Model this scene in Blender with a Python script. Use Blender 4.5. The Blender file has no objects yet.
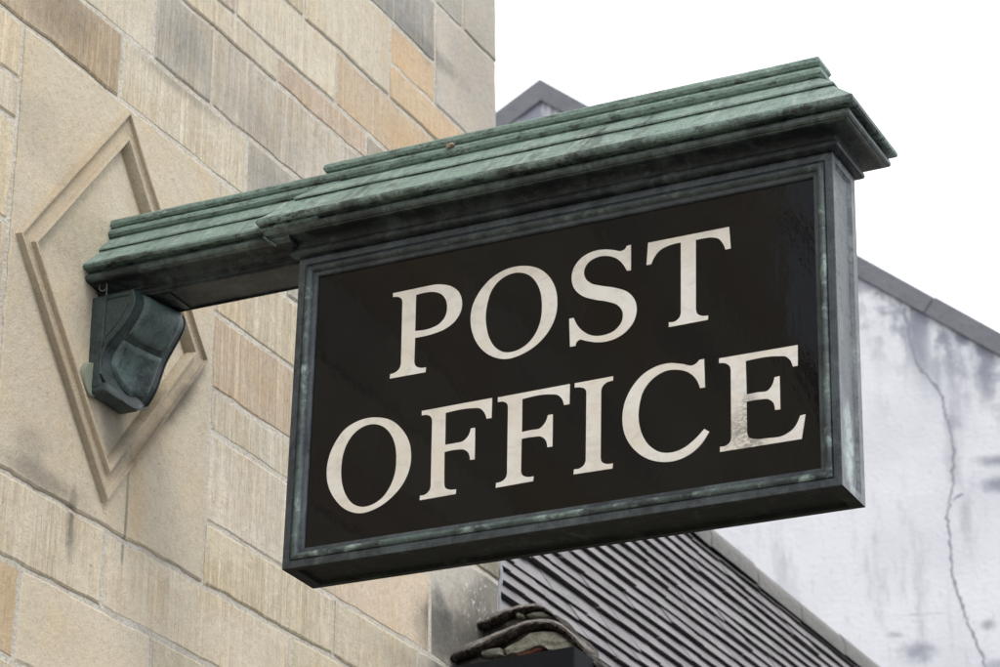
import bpy, bmesh, math, random
from mathutils import Vector, Matrix, noise
R = math.radians
sc = bpy.context.scene
col = sc.collection
rnd = random.Random(7)
EYE = 1.6                     # camera height over the pavement

# ------------------------------------------------------------------ camera
cd = bpy.data.cameras.new("camera"); cam = bpy.data.objects.new("camera", cd); col.objects.link(cam)
cd.sensor_width = 36; cd.lens = 100.5; cd.clip_start = .05; cd.clip_end = 2000
cam.matrix_world = Matrix.Translation((0, 0, EYE)) @ Matrix.Rotation(.4669, 4, 'Z') @ Matrix.Rotation(math.pi/2 + .4409, 4, 'X') @ Matrix.Rotation(-.0065, 4, 'Z')
cd.dof.use_dof = True; cd.dof.focus_distance = 4.75; cd.dof.aperture_fstop = 13
sc.camera = cam

# ------------------------------------------------------------------ sky: bright even overcast
SUN_EL, SUN_AZ = R(52), math.atan2(.80, -.35)     # azimuth as atan2(x, y)
w = bpy.data.worlds.new("World"); sc.world = w; w.use_nodes = True
nt = w.node_tree; nt.nodes.clear()
sky = nt.nodes.new('ShaderNodeTexSky'); sky.sky_type = 'NISHITA'; sky.sun_disc = False
sky.sun_elevation = SUN_EL; sky.sun_rotation = SUN_AZ; sky.air_density = 1.6; sky.dust_density = 5
hs = nt.nodes.new('ShaderNodeHueSaturation'); hs.inputs['Saturation'].default_value = .25; hs.inputs['Value'].default_value = 1.0
mx = nt.nodes.new('ShaderNodeMix'); mx.data_type = 'RGBA'; mx.inputs[0].default_value = .82
mx.inputs[7].default_value = (11.2, 11.4, 11.9, 1)          # the cloud layer
bg = nt.nodes.new('ShaderNodeBackground'); bg.inputs[1].default_value = .15
out = nt.nodes.new('ShaderNodeOutputWorld')
nt.links.new(sky.outputs[0], hs.inputs['Color']); nt.links.new(hs.outputs[0], mx.inputs[6])
nt.links.new(mx.outputs[2], bg.inputs[0]); nt.links.new(bg.outputs[0], out.inputs[0])
sd = bpy.data.lights.new("sun", 'SUN'); sd.energy = 1.2; sd.angle = R(14); sd.color = (1, .955, .89)
sun = bpy.data.objects.new("sun", sd); col.objects.link(sun)
dv = Vector((math.sin(SUN_AZ)*math.cos(SUN_EL), math.cos(SUN_AZ)*math.cos(SUN_EL), math.sin(SUN_EL)))
sun.rotation_euler = dv.to_track_quat('Z', 'Y').to_euler(); sun.location = (0, 0, 30)
sc.view_settings.view_transform = 'Standard'; sc.view_settings.look = 'None'
sc.view_settings.exposure = 0.12; sc.view_settings.gamma = 1.0
sc.render.engine = 'CYCLES'; sc.render.resolution_x = 1024; sc.render.resolution_y = 683
sc.cycles.max_bounces = 6

# ------------------------------------------------------------------ helpers
def tag(o, label=None, cat=None, group=None, kind=None):
    if label: o['label'] = label
    if cat: o['category'] = cat
    if group: o['group'] = group
    if kind: o['kind'] = kind
    return o
def empty(name, mat=None):
    o = bpy.data.objects.new(name, None); o.empty_display_size = .2; col.objects.link(o)
    if mat is not None: o.matrix_world = mat
    return o
def obj(name, bm, mats, parent=None, smooth=True, ang=32):
    bmesh.ops.recalc_face_normals(bm, faces=bm.faces)
    me = bpy.data.meshes.new(name); bm.to_mesh(me); bm.free()
    return link(name, me, mats, parent, smooth, ang)
def link(name, me, mats, parent=None, smooth=True, ang=32):
    for m in (mats if isinstance(mats, (list, tuple)) else [mats]): me.materials.append(m)
    if smooth:
        me.shade_smooth(); me.set_sharp_from_angle(angle=R(ang))
    o = bpy.data.objects.new(name, me); col.objects.link(o)
    if parent: o.parent = parent
    return o
def box(bm, a, b, bev=0, mi=0):
    r = bmesh.ops.create_cube(bm, size=1)
    for v in r['verts']:
        v.co = Vector([a[i] + (v.co[i] + .5) * (b[i] - a[i]) for i in range(3)])
    fs = {f for v in r['verts'] for f in v.link_faces}
    for f in fs: f.material_index = mi
    if bev:
        es = list({e for f in fs for e in f.edges})
        rr = bmesh.ops.bevel(bm, geom=es, offset=bev, segments=2, affect='EDGES', profile=.5)
        for f in rr['faces']: f.material_index = mi
    return r
def nz(p, s=1.0, seed=0.0):
    return noise.noise(Vector(p) * s + Vector((seed, seed * 1.7, -seed)))
def tube(bm, pts, r, n=8):
    pts = [Vector(p) for p in pts]; rings = []
    for i, p in enumerate(pts):
        t = (pts[min(i+1, len(pts)-1)] - pts[max(i-1, 0)]).normalized()
        a = t.orthogonal().normalized(); b = t.cross(a)
        if rings:
            a = (prev - t * prev.dot(t)).normalized(); b = t.cross(a)
        prev = a
        rings.append([bm.verts.new(p + (a*math.cos(q) + b*math.sin(q))*r) for q in [2*math.pi*k/n for k in range(n)]])
    for A, B in zip(rings, rings[1:]):
        for k in range(n): bm.faces.new((A[k], A[(k+1) % n], B[(k+1) % n], B[k]))
    bm.faces.new(rings[0]); bm.faces.new(rings[-1])

# ------------------------------------------------------------------ material helpers
class NT:
    def __init__(s, name):
        s.m = bpy.data.materials.new(name); s.m.use_nodes = True; s.t = s.m.node_tree
        s.t.nodes.clear(); s.o = s.n('ShaderNodeOutputMaterial'); s.b = s.n('ShaderNodeBsdfPrincipled')
        s.l(s.b.outputs[0], s.o.inputs[0]); s.tc = s.n('ShaderNodeTexCoord'); s.P = s.tc.outputs['Object']
    def n(s, k): return s.t.nodes.new(k)
    def l(s, a, b): s.t.links.new(a, b)
    def put(s, v, inp):
        if isinstance(v, bpy.types.NodeSocket): s.l(v, inp)
        elif isinstance(v, (tuple, list)) and len(v) == 3 and inp.type == 'RGBA': inp.default_value = (*v, 1)
        else: inp.default_value = v
    def math(s, op, a, b=0., c=None, clamp=False):
        x = s.n('ShaderNodeMath'); x.operation = op; x.use_clamp = clamp
        s.put(a, x.inputs[0]); s.put(b, x.inputs[1])
        if c is not None: s.put(c, x.inputs[2])
        return x.outputs[0]
    def vmath(s, op, a, b=(0, 0, 0)):
        x = s.n('ShaderNodeVectorMath'); x.operation = op; s.put(a, x.inputs[0]); s.put(b, x.inputs[1])
        return x.outputs['Value' if op in ('LENGTH', 'DISTANCE', 'DOT_PRODUCT') else 0]
    def noise(s, scale=5, detail=4, rough=.55, stretch=None, dist=0., vec=None):
        v = vec or s.P
        if stretch: v = s.vmath('MULTIPLY', v, stretch)
        x = s.n('ShaderNodeTexNoise'); s.put(v, x.inputs['Vector']); x.inputs['Scale'].default_value = scale
        x.inputs['Detail'].default_value = detail; x.inputs['Roughness'].default_value = rough
        x.inputs['Distortion'].default_value = dist
        return x.outputs[0]
    def ramp(s, v, a, b, lo=0., hi=1.):
        x = s.n('ShaderNodeMapRange'); x.interpolation_type = 'SMOOTHSTEP'; s.put(v, x.inputs[0])
        for i, q in zip((1, 2, 3, 4), (a, b, lo, hi)): x.inputs[i].default_value = q
        return x.outputs[0]
    def mix(s, f, a, b, mode='MIX'):
        x = s.n('ShaderNodeMix'); x.data_type = 'RGBA'; x.blend_type = mode; x.clamp_factor = True
        s.put(f, x.inputs[0]); s.put(a, x.inputs[6]); s.put(b, x.inputs[7]); return x.outputs[2]
    def attr(s, name, out='Color'):
        x = s.n('ShaderNodeAttribute'); x.attribute_name = name; return x.outputs[out]
    def axis(s, i):
        x = s.n('ShaderNodeSeparateXYZ'); s.l(s.P, x.inputs[0]); return x.outputs[i]
    def blot(s, c, r, rot=0., ax='X_AXIS', n=None, k=.55, soft=.35):
        """a patch: a noisy ellipse of centre c and radii r, turned by rot"""
        v = s.vmath('SUBTRACT', s.P, c)
        if rot:
            q = s.n('ShaderNodeVectorRotate'); q.rotation_type = ax; s.l(v, q.inputs[0]); q.inputs['Angle'].default_value = rot; v = q.outputs[0]
        v = s.vmath('DIVIDE', v, r); d = s.vmath('LENGTH', v)
        if n is not None: d = s.math('ADD', d, s.math('MULTIPLY', s.math('SUBTRACT', n, .5), k * 2))
        return s.ramp(d, 1., soft)
    def bump(s, h, dist=.002, strength=1., prev=None):
        x = s.n('ShaderNodeBump'); s.put(h, x.inputs['Height']); x.inputs['Distance'].default_value = dist
        x.inputs['Strength'].default_value = strength
        if prev is not None: s.l(prev, x.inputs['Normal'])
        return x.outputs[0]
    def done(s, colr, rough=.7, normal=None, metal=0., spec=.5, coat=0.):
        s.put(colr, s.b.inputs['Base Color']); s.put(rough, s.b.inputs['Roughness']); s.put(metal, s.b.inputs['Metallic'])
        s.b.inputs['Specular IOR Level'].default_value = spec
        s.b.inputs['Coat Weight'].default_value = coat
        if normal is not None: s.l(normal, s.b.inputs['Normal'])
        return s.m

# ---- stone
def mat_stone():
    s = NT("ashlar_stone")
    tint = s.attr('tint'); tool = s.attr('tool', 'Fac')
    n1 = s.noise(1.7, 5, .6); n2 = s.noise(9, 6, .65); n3 = s.noise(60, 4, .6); n4 = s.noise(260, 2, .6)
    warp = s.noise(3, 2, .5)
    # vertical tooling: broken grooves along z, pitch about 9 mm
    sp_ = s.n('ShaderNodeSeparateColor'); s.l(tint, sp_.inputs[0]); ofs = s.math('MULTIPLY', sp_.outputs[0], 37.)
    yy = s.math('ADD', s.math('ADD', s.axis(1), ofs), s.math('MULTIPLY', warp, .02))
    cmb = s.n('ShaderNodeCombineXYZ'); s.l(yy, cmb.inputs[1]); s.l(s.math('MULTIPLY', s.axis(2), .035), cmb.inputs[2])
    g = s.noise(54, 4, .8, vec=cmb.outputs[0])
    cmb2 = s.n('ShaderNodeCombineXYZ'); s.l(s.math('ADD', s.axis(1), ofs), cmb2.inputs[1]); s.l(s.math('MULTIPLY', s.axis(2), .02), cmb2.inputs[2])
    g2 = s.noise(170, 3, .7, vec=cmb2.outputs[0])
    gg = s.math('ADD', s.math('MULTIPLY', g, .6), s.math('MULTIPLY', g2, .4))
    gr = s.ramp(gg, .36, .62)
    worn = s.ramp(s.math('ADD', s.math('MULTIPLY', n2, .6), s.math('MULTIPLY', n1, .4)), .36, .56, .25, 1.)
    gmask = s.math('MULTIPLY', tool, worn)
    c = s.mix(s.ramp(n1, .35, .7, 0, .45), tint, s.mix(1., tint, (.84, .85, .87), 'MULTIPLY'))
    c = s.mix(s.ramp(n2, .42, .70, 0, .5), c, s.mix(1., c, (1.06, .95, .80), 'MULTIPLY'))
    c = s.mix(s.ramp(n3, .35, .75, 0, .35), c, s.mix(1., c, (.70, .69, .68), 'MULTIPLY'))
    c = s.mix(s.math('MULTIPLY', gmask, s.ramp(gg, .52, .42, 0, .50)), c, s.mix(1., c, (.66, .62, .54), 'MULTIPLY'))
    c = s.mix(s.math('MULTIPLY', gmask, s.ramp(gg, .52, .62, 0, .5)), c, s.mix(1., c, (1.22, 1.2, 1.18), 'MULTIPLY'))
    c = s.mix(s.ramp(n4, .48, .72, 0, .45), c, s.mix(1., c, (.72, .70, .68), 'MULTIPLY')); c = s.mix(s.ramp(n4, .50, .28, 0, .4), c, s.mix(1., c, (1.18, 1.18, 1.18), 'MULTIPLY'))
    c = s.mix(s.ramp(s.noise(120, 2, .5),   .66, .74, 0, .40), c, s.mix(1., c, (.55, .52, .48), 'MULTIPLY'))
    # soiling with places of its own, and darker patches by the bracket
    X = XW; E = EYE; dk = (.065, .062, .058)
    st = None
    def add(c, m, k, colr): return s.mix(s.math('MULTIPLY', m, k), c, colr)
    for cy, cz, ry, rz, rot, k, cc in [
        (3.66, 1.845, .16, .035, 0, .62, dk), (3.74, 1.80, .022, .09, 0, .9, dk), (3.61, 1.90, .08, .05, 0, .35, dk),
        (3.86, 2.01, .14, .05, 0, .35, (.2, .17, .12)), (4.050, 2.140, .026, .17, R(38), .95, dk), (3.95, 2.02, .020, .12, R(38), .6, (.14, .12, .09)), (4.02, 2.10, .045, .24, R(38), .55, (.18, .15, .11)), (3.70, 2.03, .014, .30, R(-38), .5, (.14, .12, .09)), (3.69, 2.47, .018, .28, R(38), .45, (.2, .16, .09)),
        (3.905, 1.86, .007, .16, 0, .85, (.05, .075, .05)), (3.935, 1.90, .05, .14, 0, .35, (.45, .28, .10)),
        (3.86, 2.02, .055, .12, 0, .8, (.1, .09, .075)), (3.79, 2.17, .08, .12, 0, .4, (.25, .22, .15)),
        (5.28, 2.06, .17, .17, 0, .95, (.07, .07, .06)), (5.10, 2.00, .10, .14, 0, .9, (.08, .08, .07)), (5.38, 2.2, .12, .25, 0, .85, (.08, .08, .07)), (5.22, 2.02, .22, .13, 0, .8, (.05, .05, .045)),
        (4.95, 1.90, .25, .06, 0, .4, (.2, .19, .17)),
        (5.3, 3.5, .28, .35, 0, .5, (.25, .22, .18)), (5.05, 3.46, .24, .045, 0, .55, (.13, .12, .11)), (4.87, 3.5, .3, .12, 0, .35, (.2, .2, .2)),
        (3.62, 2.77, .22, .10, 0, .55, (.16, .13, .10)), (3.55, 2.50, .10, .12, 0, .35, (.22, .19, .15)), (4.02, 2.92, .12, .10, 0, .5, (.19, .185, .17)),
        (4.02, 2.82, .20, .028, 0, .55, (.15, .145, .13)), (4.30, 2.88, .20, .08, 0, .45, (.26, .24, .21)), (4.35, 2.76, .15, .07, 0, .45, (.24, .23, .21)),
        (3.70, 2.42, .14, .24, R(-20), .25, (.30, .24, .16)), (4.95, 3.15, .2, .08, 0, .45, (.55, .33, .14)), (4.70, 3.10, .12, .05, 0, .4, (.5, .33, .16)),
        (3.45, 2.1, .08, .35, 0, .2, (.25, .2, .15)), (3.72, 1.58, .25, .12, 0, .25, (.42, .33, .2))]:
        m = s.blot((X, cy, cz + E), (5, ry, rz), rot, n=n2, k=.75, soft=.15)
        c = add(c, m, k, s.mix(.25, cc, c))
    # pale lichen specks by the low corner
    lich = s.math('MULTIPLY', s.blot((X, 5.3, 2.16 + E), (5, .12, .13), n=n2, k=.5), s.ramp(s.noise(70, 3, .7), .58, .66))
    c = s.mix(lich, c, (.55, .55, .52))
    h = s.math('ADD', s.math('MULTIPLY', s.math('MULTIPLY', gr, gmask), .9), s.math('MULTIPLY', n3, .5))
    nr = s.bump(h, .0040, 1.); nr = s.bump(n2, .004, .4, nr); nr = s.bump(n4, .0012, 1., nr)
    return s.done(c, .92, nr, spec=.25)
def mat_mortar():
    s = NT("lime_mortar"); n1 = s.noise(14, 5, .65); n2 = s.noise(120, 4, .65)
    c = s.mix(s.ramp(n1, .35, .7), (.60, .57, .505), (.50, .46, .39)); c = s.mix(s.ramp(n2, .45, .7, 0, .5), c, (.30, .27, .22))
    return s.done(c, .95, s.bump(s.math('ADD', s.math('MULTIPLY', n1, .8), n2), .005), spec=.2)

# ---- weathered copper
def mat_copper(name, dark, green, pale, lo, hi, streak=(1, 1, 1), rough=.55, pal=.5, spots=.0, sheen=.35, top_shade=False, patch=None, spec=.45):
    s = NT(name)
    n1 = s.noise(7, 6, .68, stretch=streak, dist=.4); n2 = s.noise(42, 5, .7, stretch=streak); n3 = s.noise(230, 3, .6)
    v = s.math('ADD', s.math('MULTIPLY', n1, .62), s.math('MULTIPLY', n2, .38))
    f = s.ramp(v, lo, hi)
    if top_shade:
        sh = s.ramp(s.axis(2), .572, .53, .12, 1.); f = s.math('MULTIPLY', f, sh); pal = s.math('MULTIPLY', sh, pal)  # shade on the top member, with thinner patina, put into the colour
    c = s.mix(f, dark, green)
    c = s.mix(s.ramp(s.noise(120, 4, .75, stretch=streak), .52, .64, 0, .45), c, dark)
    c = s.mix(s.math('MULTIPLY', s.ramp(s.noise(24, 5, .7, stretch=streak, dist=.6), .50, .72), pal), c, pale)
    c = s.mix(s.ramp(n3, .42, .62, 0, .5), c, s.mix(1., c, (.55, .58, .60), 'MULTIPLY'))
    if patch:
        c = s.mix(s.math('MULTIPLY', s.blot(patch[0], patch[1], n=n2, k=.9, soft=.3), .9), c, pale)
    if spots:
        c = s.mix(s.math('MULTIPLY', s.ramp(s.noise(46, 5, .8, stretch=(.6, 1, 1.8)), .535, .60), spots), c, (.018, .02, .024))
    nr = s.bump(s.math('ADD', n2, s.math('MULTIPLY', n3, .6)), .0011, .9); nr = s.bump(n1, .004, .3, nr)
    return s.done(c, s.ramp(f, 0, 1, sheen, rough), nr, metal=s.ramp(f, 0, .5, .35, 0.) if spec > .3 else 0., spec=spec)

GLYPHS = {
"P": [
"c187.2,484.6 t263.0,485.6 s282.3,483.2 s301.7,475.7 s315.8,463.0 s322.3,446.8 s321.7,426.7 s311.8,409.9 s293.2,397.9 s268.0,392.3 c234.3,391.0 t234.3,349.9 s237.0,338.6 s245.4,333.1 c257.5,331.9 c256.9,322.8 c187.8,322.9 c188.4,331.1 s198.2,332.8 s205.7,338.6 t208.5,348.2 t206.6,462.3 s204.0,471.3 s197.3,475.7 c187.5,477.3",
"c233.0,472.8 s249.0,473.8 s268.3,471.7 s283.0,464.2 s292.0,450.9 s294.5,434.9 s290.9,420.0 s280.1,409.0 s264.4,403.8 c233.7,404.1"
],
"O": [
"s445.4,486.8 s467.8,477.4 s487.3,458.9 s499.5,434.5 s503.4,407.5 s500.3,381.9 s487.6,356.6 s467.5,337.2 s441.4,324.5 s410.7,320.2 s385.3,328.7 s362.6,347.3 s347.8,371.9 s340.7,401.1 s343.7,431.6 s356.5,455.9 s377.0,475.7 s399.2,486.3 s423.1,489.7",
"s432.3,476.9 s450.3,468.1 s463.9,451.6 s472.2,430.9 s475.0,407.0 s473.1,381.1 s464.2,358.0 s449.9,341.8 s432.4,333.3 s408.9,332.6 s392.4,342.0 s378.5,361.9 s371.4,385.2 s369.2,409.1 s372.2,432.1 s379.1,453.0 s392.2,468.3 s411.4,477.1"
],
"S": [
"c638.2,488.5 c638.3,441.4 c631.1,441.6 s624.4,454.2 s612.3,467.9 s595.7,476.1 s575.9,477.5 s559.3,470.0 s552.4,456.0 s555.0,442.6 s565.7,431.0 s584.0,423.0 s611.1,413.8 s632.2,402.5 s645.6,384.9 s648.9,367.7 s642.8,344.9 s626.5,328.5 s602.7,319.9 s575.8,321.2 s557.7,326.9 s545.0,331.0 s540.5,328.2 c538.2,321.4 c528.2,321.4 c526.0,373.1 c534.2,373.4 s540.7,359.2 s553.0,344.5 s569.7,334.3 s590.7,331.7 s608.6,336.2 s621.9,350.2 s623.3,368.0 s614.3,381.7 s596.2,391.5 s572.1,400.0 s547.7,412.5 s533.8,428.9 s529.6,446.5 s533.3,465.8 s546.9,481.7 s568.2,489.8 s589.5,489.3 s607.7,484.5 s620.4,480.4 s627.3,482.7 c630.6,487.9"
],
"T": [
"c814.4,486.2 c816.9,446.2 c807.5,445.9 s803.1,457.5 s795.9,467.8 s782.8,473.2 s769.0,474.1 c755.2,474.0 t754.3,349.0 s757.3,339.1 s764.8,334.3 c775.7,332.9 c775.3,325.3 c706.3,324.7 c706.3,333.4 s717.6,333.1 s725.3,338.9 t727.8,349.3 c728.4,474.6 s705.8,473.1 s690.2,467.2 s680.9,457.3 c675.0,445.1 c666.6,445.2 c669.4,485.8"
],
"O2": [
"s165.6,254.7 s193.2,245.0 s216.3,223.6 s229.9,200.3 s235.1,174.0 s233.4,151.9 s222.0,125.4 s202.4,104.7 s174.8,89.0 s140.2,84.1 s114.3,94.2 s92.3,115.4 s77.0,143.2 s72.4,168.0 s75.1,194.9 s86.6,221.9 s104.9,243.4 s128.6,253.8 s146.2,256.4",
"s162.9,242.7 s180.9,234.0 s196.0,216.3 s204.2,195.4 s207.1,170.9 s205.4,145.8 s196.9,123.3 s183.5,106.1 s165.0,96.4 s144.4,95.0 s126.5,103.3 s111.2,123.0 s102.5,148.3 s100.6,172.7 s102.6,195.1 s111.1,218.0 s124.8,234.0 s143.7,242.8"
],
"F": [
"c252.5,252.0 c385.4,253.5 c385.4,217.3 c376.1,217.3 s371.3,229.6 s362.9,238.2 s348.3,241.0 c298.5,240.8 c299.2,182.8 s317.7,182.9 s333.9,184.4 s342.7,192.3 c347.1,204.6 c354.9,204.6 c355.9,147.7 c347.2,147.9 s343.6,161.1 s336.0,167.9 s321.4,170.5 c298.7,169.8 t299.9,115.5 s302.5,105.0 s310.7,100.6 c322.7,99.4 c322.3,91.2 c254.8,90.1 c255.2,98.4 s265.5,99.2 s272.4,105.0 t274.7,114.8 t273.1,228.7 s270.8,237.6 s265.1,242.3 c252.8,243.7"
],
"F2": [
"c396.2,252.5 c528.8,254.2 c528.7,218.1 c518.5,218.2 s515.1,229.1 s507.1,237.8 s492.9,241.6 c441.9,241.8 c442.1,182.6 s459.3,183.3 s475.8,184.1 s484.5,192.3 c489.5,205.0 c498.4,205.1 c498.7,147.8 c489.5,147.7 s486.0,161.0 s478.7,168.0 s462.8,170.5 c442.1,170.4 t441.9,116.1 s444.4,106.2 s452.1,101.5 c465.2,100.4 c464.7,92.0 c396.3,90.8 c396.8,99.3 s406.7,100.3 s414.1,105.5 t416.5,115.3 t415.5,229.7 s413.6,238.1 s407.5,242.7 c396.4,243.9"
],
"I": [
"c537.6,253.8 c607.1,254.5 c606.8,246.6 s595.9,245.5 s588.5,240.0 t585.6,231.1 t585.6,116.0 s588.1,106.1 s595.4,101.8 c607.4,100.8 c606.9,92.0 c537.5,92.5 c538.3,101.0 s549.8,101.8 s556.6,106.8 t559.1,115.9 t559.1,232.7 s556.3,240.5 s549.1,244.4 c537.7,246.1"
],
"C": [
"c768.0,257.0 c769.3,206.8 c760.7,206.9 s754.5,222.7 s741.6,237.2 s722.9,245.7 s701.1,247.5 s679.2,238.7 s661.7,219.8 s653.8,193.4 s653.0,167.5 s658.8,143.4 s671.9,121.2 s692.1,106.5 s712.2,103.3 s732.3,108.0 s749.5,118.6 c767.3,134.8 c775.7,128.6 s760.8,108.3 s740.7,94.5 s717.9,88.2 s692.1,90.0 s666.1,100.6 s642.9,121.5 s628.2,148.4 s624.0,175.2 s628.0,203.6 s641.1,229.2 s661.6,249.1 s683.6,258.4 s706.9,260.2 s730.2,254.6 s748.1,249.2 s754.7,251.8 c759.7,256.7"
],
"E": [
"c794.0,253.3 c928.8,252.8 c928.2,216.6 c919.8,216.9 s915.7,228.4 s908.5,236.0 s895.4,239.2 c840.0,240.6 c840.6,182.2 s860.6,182.7 s876.8,182.9 s884.2,190.9 c888.6,203.8 c897.1,204.2 c897.3,147.0 c888.3,147.4 s885.1,160.9 s877.9,167.5 s863.3,169.7 c840.4,169.7 t840.2,118.7 s843.3,107.8 s854.9,103.0 s873.8,101.4 s902.8,102.0 s918.9,111.1 c930.3,130.9 c939.0,131.5 c931.9,90.8 c793.7,90.8 c794.1,99.6 s803.5,99.8 s811.0,104.8 t813.4,114.2 t814.0,227.7 s812.0,236.5 s805.9,242.1 c793.9,245.1"
]
}
XW = -2.7315                  # plane of the stone wall
STONE = mat_stone(); MORTAR = mat_mortar()
C_ROOF = mat_copper("verdigris_sheet", (.075, .10, .092), (.215, .305, .26), (.48, .54, .50), .32, .52, streak=(1.6, .4, .4), pal=.65, spots=.4)
C_EDGE = mat_copper("verdigris_roll", (.045, .06, .058), (.15, .225, .195), (.32, .40, .37), .38, .56, pal=.55, spots=.95)
C_RIDGE = mat_copper("verdigris_ridge", (.05, .07, .066), (.18, .265, .225), (.38, .46, .42), .30, .50, streak=(.7, 1, 1), pal=.55, spots=.65)
C_EDGE2 = mat_copper("dull_green_bead", (.03, .038, .038), (.085, .125, .11), (.19, .26, .235), .40, .62, pal=.45, spots=.5)
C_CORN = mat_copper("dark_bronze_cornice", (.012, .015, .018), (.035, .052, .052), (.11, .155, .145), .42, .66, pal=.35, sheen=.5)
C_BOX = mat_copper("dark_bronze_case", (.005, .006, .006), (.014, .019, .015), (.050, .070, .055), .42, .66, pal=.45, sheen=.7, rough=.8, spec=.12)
C_FRM = mat_copper("bronze_frame", (.035, .042, .052), (.065, .085, .092), (.14, .18, .18), .40, .66, pal=.35, sheen=.38)
C_BEAD = mat_copper("green_bead", (.038, .048, .054), (.085, .125, .115), (.36, .47, .44), .42, .60, pal=.80, top_shade=True, sheen=.38)
C_SIDE = mat_copper("pale_bronze_side", (.06, .07, .08), (.16, .18, .19), (.38, .45, .44), .38, .62, streak=(1, 1, .4), pal=.35, sheen=.33, spots=.5, patch=((1, .05, .075), (5, .03, .10)))
C_BRK = mat_copper("bracket_bronze", (.022, .032, .033), (.05, .08, .078), (.10, .15, .14), .36, .66, pal=.35, sheen=.36)
C_BRKP = mat_copper("bracket_panel_bronze", (.04, .058, .058), (.095, .145, .14), (.18, .26, .24), .36, .58, pal=.45, sheen=.36)

# ------------------------------------------------------------------ ground
def sheet(name, a, b, z, m, kind='structure'):
    bm = bmesh.new(); box(bm, (a[0], a[1], z - .15), (b[0], b[1], z)); o = obj(name, bm, m, smooth=False); o['kind'] = kind; return o
def mat_ground(name, c1, c2):
    s = NT(name); n = s.noise(3, 6, .6); n2 = s.noise(150, 2, .6)
    return s.done(s.mix(n, c1, c2), .9, s.bump(n2, .003))
bm = bmesh.new(); bmesh.ops.create_grid(bm, x_segments=1, y_segments=1, size=900)
g = obj("ground", bm, mat_ground("asphalt", (.05, .05, .052), (.075, .073, .07)), smooth=False); g['kind'] = 'structure'; g.location.z = -.13
bm = bmesh.new()
ms = mat_ground("paving_slabs", (.17, .165, .155), (.21, .205, .19))
for i in range(6):
    for j in range(60):
        x, y = XW + .0 + i*.62, -12 + j*.62
        box(bm, (x + .004, y + .004, -.13), (x + .616, y + .616, 0.), .004)
o = obj("pavement", bm, ms, smooth=False); o['kind'] = 'structure'
bm = bmesh.new()
for j in range(42): box(bm, (XW + 3.73, -12 + j*.9 + .003, -.13), (XW + 3.87, -12 + j*.9 + .897, .002), .012)
o = obj("kerb", bm, mat_ground("kerb_stone", (.3, .29, .28), (.22, .21, .2)), smooth=False); o['kind'] = 'structure'

# ------------------------------------------------------------------ the ashlar building
CREAM = (.625, .555, .425); PALE = (.655, .595, .48); GREY = (.49, .46, .40); ORNG = (.59, .455, .30); BRWN = (.47, .385, .275); PINK = (.56, .465, .365); GRBR = (.495, .465, .40)
bl = []   # y0,y1,z0,z1,tint,tool
def row(z0, z1, js, cs, ts=None):
    for i in range(len(js) - 1):
        c = cs[i] if i < len(cs) else cs[-1]; t = (ts[i] if ts else 1)
        bl.append((js[i], js[i+1], z0, z1, c, t))
row(1.20, 1.35, [3.0, 3.5, 4.3, 4.9, 5.41], [CREAM])
row(1.35, 1.50, [3.0, 3.8, 4.2, 5.0, 5.41], [CREAM, PALE])
row(1.50, 1.67, [3.0, 3.61, 4.012, 4.62, 5.0, 5.41], [ORNG, CREAM, CREAM, CREAM, GREY], [.8, .0, 1, 1, .4])
row(1.67, 1.82, [3.0, 3.3, 3.847, 4.502, 4.98, 5.41], [CREAM, CREAM, CREAM, CREAM, GRBR], [1, .8, 1, .7, .3])
row(1.82, 1.948, [4.17, 4.66, 5.02, 5.41], [CREAM, CREAM, GRBR], [1, .8, .2])
row(1.948, 2.136, [4.17, 4.60, 5.075], [PALE, (.62, .52, .395)], [1, .6])
row(2.136, 2.225, [4.17, 4.70, 5.075], [PALE, PALE])
row(2.225, 2.388, [4.17, 4.55, 4.95, 5.41], [(.60, .50, .385), PALE, CREAM])
row(2.388, 2.54, [4.17, 4.60, 5.05, 5.41], [CREAM, CREAM])
row(2.54, 2.687, [4.17, 4.44, 4.9, 5.41], [CREAM, GREY])
row(2.687, 2.832, [3.0, 3.811, 4.272, 4.75, 5.2, 5.41], [BRWN, PALE, GREY, CREAM, GREY], [1, .9, .8, .8, .3])
row(2.832, 3.015, [3.0, 3.3, 3.917, 4.13, 4.66, 5.05, 5.41], [CREAM, PALE, GREY, (.565, .515, .42), GREY, CREAM, GREY], [1, .7, 1, 1, 1, 1, .3])
row(3.015, 3.087, [3.0, 3.5, 4.377, 4.762, 5.2, 5.41], [CREAM, PALE, PINK, GREY, GREY], [1, 1, 1, 1, .3])
row(3.087, 3.232, [3.0, 3.6, 4.207, 4.623, 5.18, 5.41], [PALE, (.56, .485, .385), PALE, (.60, .495, .375), GREY], [1, 1, 1, .8, .2])
row(3.232, 3.438, [3.0, 3.8, 4.479, 4.866], [CREAM, CREAM, PALE], [1, 1, .8])
row(3.232, 3.325, [4.866, 5.28, 5.41], [(.58, .455, .31), GRBR], [.5, .1])
row(3.325, 3.438, [4.866, 5.087], [ORNG], [.4])
row(3.438, 3.61, [3.0, 3.6, 4.30, 5.087], [CREAM, PALE, (.42, .405, .38)], [1, 1, .9])
bl.append((5.087, 5.41, 3.325, 3.61, GRBR, .05)); bl.append((5.075, 5.41, 1.948, 2.225, GRBR, .05))
row(3.61, 3.85, [3.0, 3.9, 4.5, 5.087, 5.232, 5.41], [CREAM, PALE, CREAM, (.44, .425, .395), GRBR], [1, 1, 1, .9, .05])
for a, b in zip([1.82, 1.99, 2.28, 2.483, 2.566], [1.99, 2.28, 2.483, 2.566, 2.687]): bl.append((3.0, 3.505, a, b, CREAM, .9))
bl.append((3.505, 4.17, 1.82, 2.687, (.585, .52, .405), 0.))
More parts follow.
